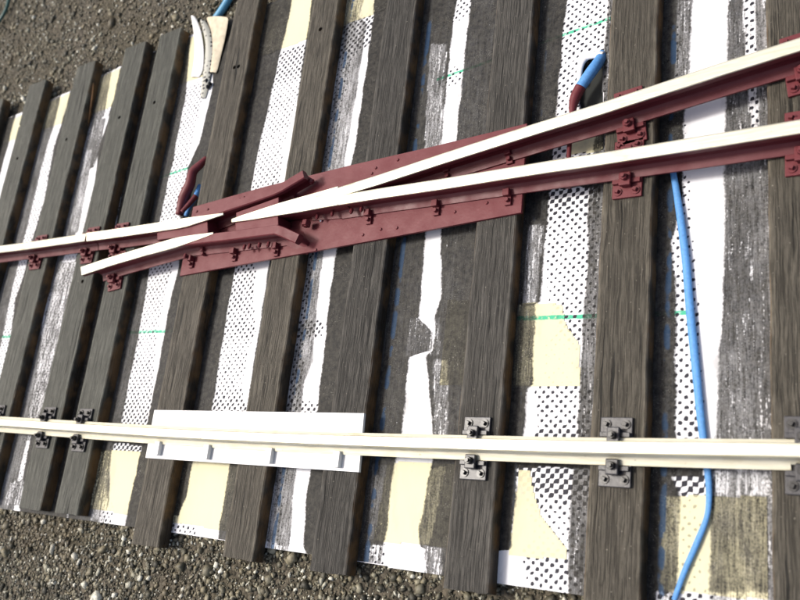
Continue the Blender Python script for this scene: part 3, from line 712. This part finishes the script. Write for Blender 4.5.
for px, py in ((240,199.5),(244,197.5),(197,211.5),(208,209.5),(398,160),(376,168),(363,235),(381,229.5),(397,228),(372,173.5),(316,250),(455,212),(470,149),(440,158),(487,203)):
    p = at(px, py, 0.076); b = bmesh.new(); cyl(b, (p[0], p[1], 0.074), (0, 0, 1), 0.050, 0.035, 8, r2=0.03); fp('rivet', b, MAR)
p = at(321, 221, 0.1); b = bmesh.new(); bmesh.ops.create_icosphere(b, subdivisions=1, radius=0.05, matrix=Matrix.Translation((p[0], p[1], 0.11)))  # bright bead added as a white sparkle beside the vee
fp('glint_bead', b, plain('glint_metal', (0.8, 0.8, 0.78), 0.25, 0.1, 5, 0.9))

# ------------------------------------------------------------------ chairs
def chair(x, y, ang, mat, smat, label, group, near=True, far=True):
    t = tag(empty('rail_chair', (x, y, 0), ang), label, 'rail chair', group)
    b = bmesh.new(); box(b, -0.33, 0.33, -0.69, 0.69, 0.003, 0.072, 0.014); link_bm('chair_plate', b, mat, t)
    for s in (-1, 1):
        b = bmesh.new(); box(b, -0.31, 0.31, *(sorted((s*0.28, s*0.38))), 0.070, 0.16, 0.012)      # rib
        link_bm('rib', b, mat, t)
        b = bmesh.new(); box(b, -0.13, 0.13, *(sorted((s*0.16, s*0.47))), 0.165, 0.255, 0.022)   # clip
        box(b, -0.10, 0.10, *(sorted((s*0.38, s*0.46))), 0.070, 0.20, 0.01)
        cl = link_bm('clip', b, mat, t)
        b = bmesh.new(); cyl(b, (0, s*0.30, 0.25), (0, 0, 1), 0.085, 0.10, 6, bev=0.01); cyl(b, (0, s*0.30, 0.34), (0, 0, 1), 0.045, 0.07, 8)
        link_bm('nut', b, smat, cl)
        for sx in (-1, 1):
            b = bmesh.new(); cyl(b, (sx*0.20, s*0.545, 0.070), (0, 0, 1), 0.095, 0.03, 12)
            cyl(b, (sx*0.20, s*0.545, 0.098), (0, 0, 1), 0.062, 0.08, 4, r2=0.05, twist=0.4)
            link_bm('screw', b, smat, t)
    return t
def cen(k): return H((SL[k][0]+SL[k][1])/2)
def y_on(path, x):
    P = sorted((p[0], p[1]) for p in path); return float(np.interp(x, [p[0] for p in P], [p[1] for p in P]))
gb = 'black chairs holding the lower cream rail'
for k, lab in ((2, 'black rail chair at the left edge of the photo under the cream rail'), (3, 'black rail chair on the left one of the close pair of sleepers'), (4, 'black rail chair on the right one of the close pair of sleepers'),
               (8, 'black rail chair on the dark grooved sleeper beside the dotted bay'), (9, 'black rail chair on the wide sleeper left of the blue wire'), (10, 'blurred black rail chair at the right edge of the photo')):
    x = cen(k)+(0.0 if k < 5 else 0); chair(x, y_on(lr, x), 0, BLK, BLK2, lab, gb)
gm = 'maroon chairs holding the turnout rails'
for k, lab in ((2, 'maroon chair under the far left rail'), (3, 'maroon chair just right of the rail joint')):
    x = cen(k)+(0.12 if k == 3 else 0); pp = q+wa[1:4]; chair(x, y_on(pp, x), -0.02, MAR, MAR, lab, gm)
x = cen(4)-0.25; chair(x, y_on(wa[:4], x), -0.02, MAR, MAR, 'maroon chair under the upper wing rail on the right of the close pair', gm)
x = cen(4); chair(x, y_on(wb[:4], x), 0.10, MAR, MAR, 'maroon chair below the free left tip of the lower wing rail', gm)
for k, nm in ((9, 'on the wide sleeper'), (10, 'at the right edge of the photo')):
    x = cen(k)+(0.03 if k == 9 else 0.1)
    chair(x, y_on(p1, x), 0.11, MAR, MAR, 'maroon chair '+nm+', under the upper diverging rail', gm)
    chair(x, y_on(p2, x), -0.01, MAR, MAR, 'maroon chair '+nm+', under the lower diverging rail', gm)

# ------------------------------------------------------------------ white plastic packing strip
ps_ = tag(empty('packing_strip', (H(-1.02), H(0.13), 0)), 'white plastic strip with four small blocks, under the middle of the cream rail', 'plastic strip')
pl = Vector(ps_.location)
def pp_(name, b):
    for v_ in b.verts: v_.co -= pl
    return link_bm(name, b, STY, ps_)
b = bmesh.new(); prism(b, [(H(-1.268), H(0.0865)), (H(-0.770), H(0.0855)), (H(-0.774), H(0.1745)), (H(-1.269), H(0.1755))], 0.003, 0.078, 0.006); pp_('strip', b)
for px in (159, 209, 272.5, 341):
    c = at(px, 456, 0.15); yc = y_on(lr, c[0])
    b = bmesh.new(); box(b, c[0]-0.21, c[0], yc-0.60, yc-0.20, 0.079, 0.22, 0.01); pp_('block', b)
    b = bmesh.new(); box(b, c[0]-0.21, c[0], yc+0.28, yc+0.50, 0.079, 0.12, 0.01); 
    b.free()

# ------------------------------------------------------------------ wires and the curled paper
def wire(name, pts, r, mat, label, flat=1.0):
    b = bmesh.new(); tube(b, [tuple(at(x, y, z)) for x, y, z in pts], r, 12, flat); o = link_bm(name, b, mat, None, True)
    return o
wz = BZ+0.08
o = wire('blue_wire', [(669,152,wz-0.04), (671,162,wz), (674.5,180,wz), (680,215,wz), (686,262,wz), (690,310,wz), (696,370,wz), (701,420,wz), (706.5,462,wz), (709,492,wz-0.01), (707,516,wz), (698,540,wz), (685,570,wz), (679,586,wz), (674,600,wz-0.03)],
         [0.06, 0.062, 0.07, 0.08, 0.084, 0.086, 0.084, 0.078, 0.068, 0.058, 0.052, 0.06, 0.055, 0.05, 0.05], BLUE, '', 0.6)
tag(o, 'bright blue wire running down the white bay at right, under both rails', 'wire')
fw_ = tag(empty('feed_wire', (*at(590, 85, BZ)[:2], BZ)), 'thick blue wire with maroon painted end, coming up through the hole', 'wire')
fo = Vector(fw_.location)
def wp(name, pts, r, mat, par):
    b = bmesh.new(); tube(b, [tuple(at(x, y, z)) for x, y, z in pts], r, 12)
    for v_ in b.verts: v_.co -= Vector(par.location)
    return link_bm(name, b, mat, par, True)
wp('insulation', [(604,52,-0.62), (600,60,-0.38), (592,71,-0.18), (580.5,87,-0.16)], [0.14, 0.14, 0.14, 0.13], BLUE, fw_)
wp('painted_end', [(580.5,87,-0.16), (575.5,97,-0.16), (573,107,-0.14), (572,122,-0.10), (569.5,145,-0.06), (568.5,170,-0.05), (568.2,188,-0.1)], [0.135, 0.13, 0.10, 0.055, 0.055, 0.055, 0.075], MAR, fw_)
fw2 = tag(empty('feed_wire', (*at(190, 190, BZ)[:2], BZ)), 'maroon painted wire bend with a blue core at the left end of the frog plate', 'wire')
wp('painted_end', [(207,158,-0.30), (200,165,-0.20), (193,172,-0.12), (190,184,-0.12), (184,197,-0.18), (179,215,-0.2)], [0.09, 0.13, 0.15, 0.17, 0.18, 0.12], MAR, fw2)
wp('painted_end', [(196,196,-0.2), (190,203,-0.1), (182,212,0.0)], [0.09, 0.08, 0.07], MAR, fw2)
wp('insulation', [(200,186,-0.45), (196,196,-0.3), (190,206,-0.3), (186,216,-0.3)], [0.09, 0.09, 0.08, 0.07], BLUE, fw2)
o = wire('blue_wire', [(244,-24,BZ-0.05), (232,-6,BZ-0.04), (222,10,BZ-0.08), (212,24,BZ-0.1)], 0.14, plain('pale_blue_insulation', (0.09, 0.30, 0.48), 0.4), '')
tag(o, 'pale blue wire behind the curled paper at the top', 'wire')
o = wire('green_wire', [(-10,34,GZ+0.2), (0,20,GZ+0.22), (7,7,GZ+0.22), (11,-12,GZ+0.2)], 0.085, TEAL, '')
tag(o, 'dark green wire lying on the grit in the top left corner', 'wire')

# curled sheet of paper at the top between two sleepers
def curl(name, px, label, mat, cat='paper'):
    """px: rows of (x_left, x_right, y, z_left, z_right)"""
    b = bmesh.new(); rows = []
    for (xl, xr, y, zl, zr) in px:
        A_ = Vector(at(xl, y, zl)); B_ = Vector(at(xr, y, zr)); rows.append([b.verts.new(A_.lerp(B_, t/6)+Vector((0, 0, 0.08*math.sin(t/6*math.pi)))) for t in range(7)])
    for i in range(len(rows)-1):
        for j in range(6): b.faces.new((rows[i][j], rows[i][j+1], rows[i+1][j+1], rows[i+1][j]))
    o = link_bm(name, b, mat, None, True)
    md = o.modifiers.new('s', 'SOLIDIFY'); md.thickness = 0.02; md.offset = 0
    md = o.modifiers.new('u', 'SUBSURF'); md.levels = 2; md.render_levels = 2
    return tag(o, label, cat)
WP = plain('white_paper', (0.70, 0.70, 0.70), 0.6, 0.05, 4, 0, 0.03)
CP = plain('cream_paper', (0.52, 0.46, 0.34), 0.6, 0.15, 4, 0, 0.25)
curl('curled_paper', [(191,195,16,-0.25,-0.2), (193,200,26,-0.26,-0.16), (195,204,44,-0.30,-0.2), (194,204,62,-0.34,-0.25), (192,203,72,-0.37,-0.33), (191,199,78,-0.385,-0.38)], 'narrow white curl of paper peeling up at the top between two sleepers', WP)
curl('curled_paper', [(206,229,17,-0.3,-0.2), (208,228,24,-0.33,-0.24), (210,225,40,-0.36,-0.3), (210,221,56,-0.37,-0.34), (209,217,74,-0.38,-0.36)], 'pointed cream flap of paper leaning against the sleeper at the top', CP)
t = NT('dotted_grey_film'); v = t.coord('Object'); vo = t.n('ShaderNodeTexVoronoi'); t.put(vo.inputs['Vector'], v); vo.inputs['Scale'].default_value = 6.5; vo.inputs['Randomness'].default_value = 0.35
DF = t.out(t.mix(t.rng(vo.outputs['Distance'], 0.30, 0.36), (0.02, 0.02, 0.025), (0.42, 0.42, 0.37)), 0.5)
curl('curled_film', [(200,205,20,-0.2,-0.24), (203,211,30,-0.22,-0.26), (206,213,44,-0.26,-0.28), (205,213,58,-0.30,-0.3), (203,211,74,-0.33,-0.34), (200,206,100,-0.38,-0.385)], 'narrow grey dotted film between the two curls of paper', DF, 'film')
b = bmesh.new()
for i_, (x_, y_) in enumerate(((207,81),(210,84),(208,87))): 
    bmesh.ops.create_icosphere(b, subdivisions=1, radius=0.10, matrix=Matrix.Translation(at(x_, y_, BZ+0.08)) @ Matrix.Scale(0.6, 4, (1,0,0)))
tag(link_bm('dark_lump', b, BLK2), 'small black lump beside the foot of the curled paper', 'lump')
# raised paper rim round the wire hole
b = bmesh.new(); tube(b, [tuple(at(x, y, BZ+0.05)) for x, y in ((579,84), (580,68), (584,58.5), (592,55), (603,55))], [0.05, 0.09, 0.12, 0.11, 0.09], 8, 0.6)
tag(link_bm('torn_paper_rim', b, WP, None, True), 'torn white paper rim round the hole of the blue wire', 'paper')
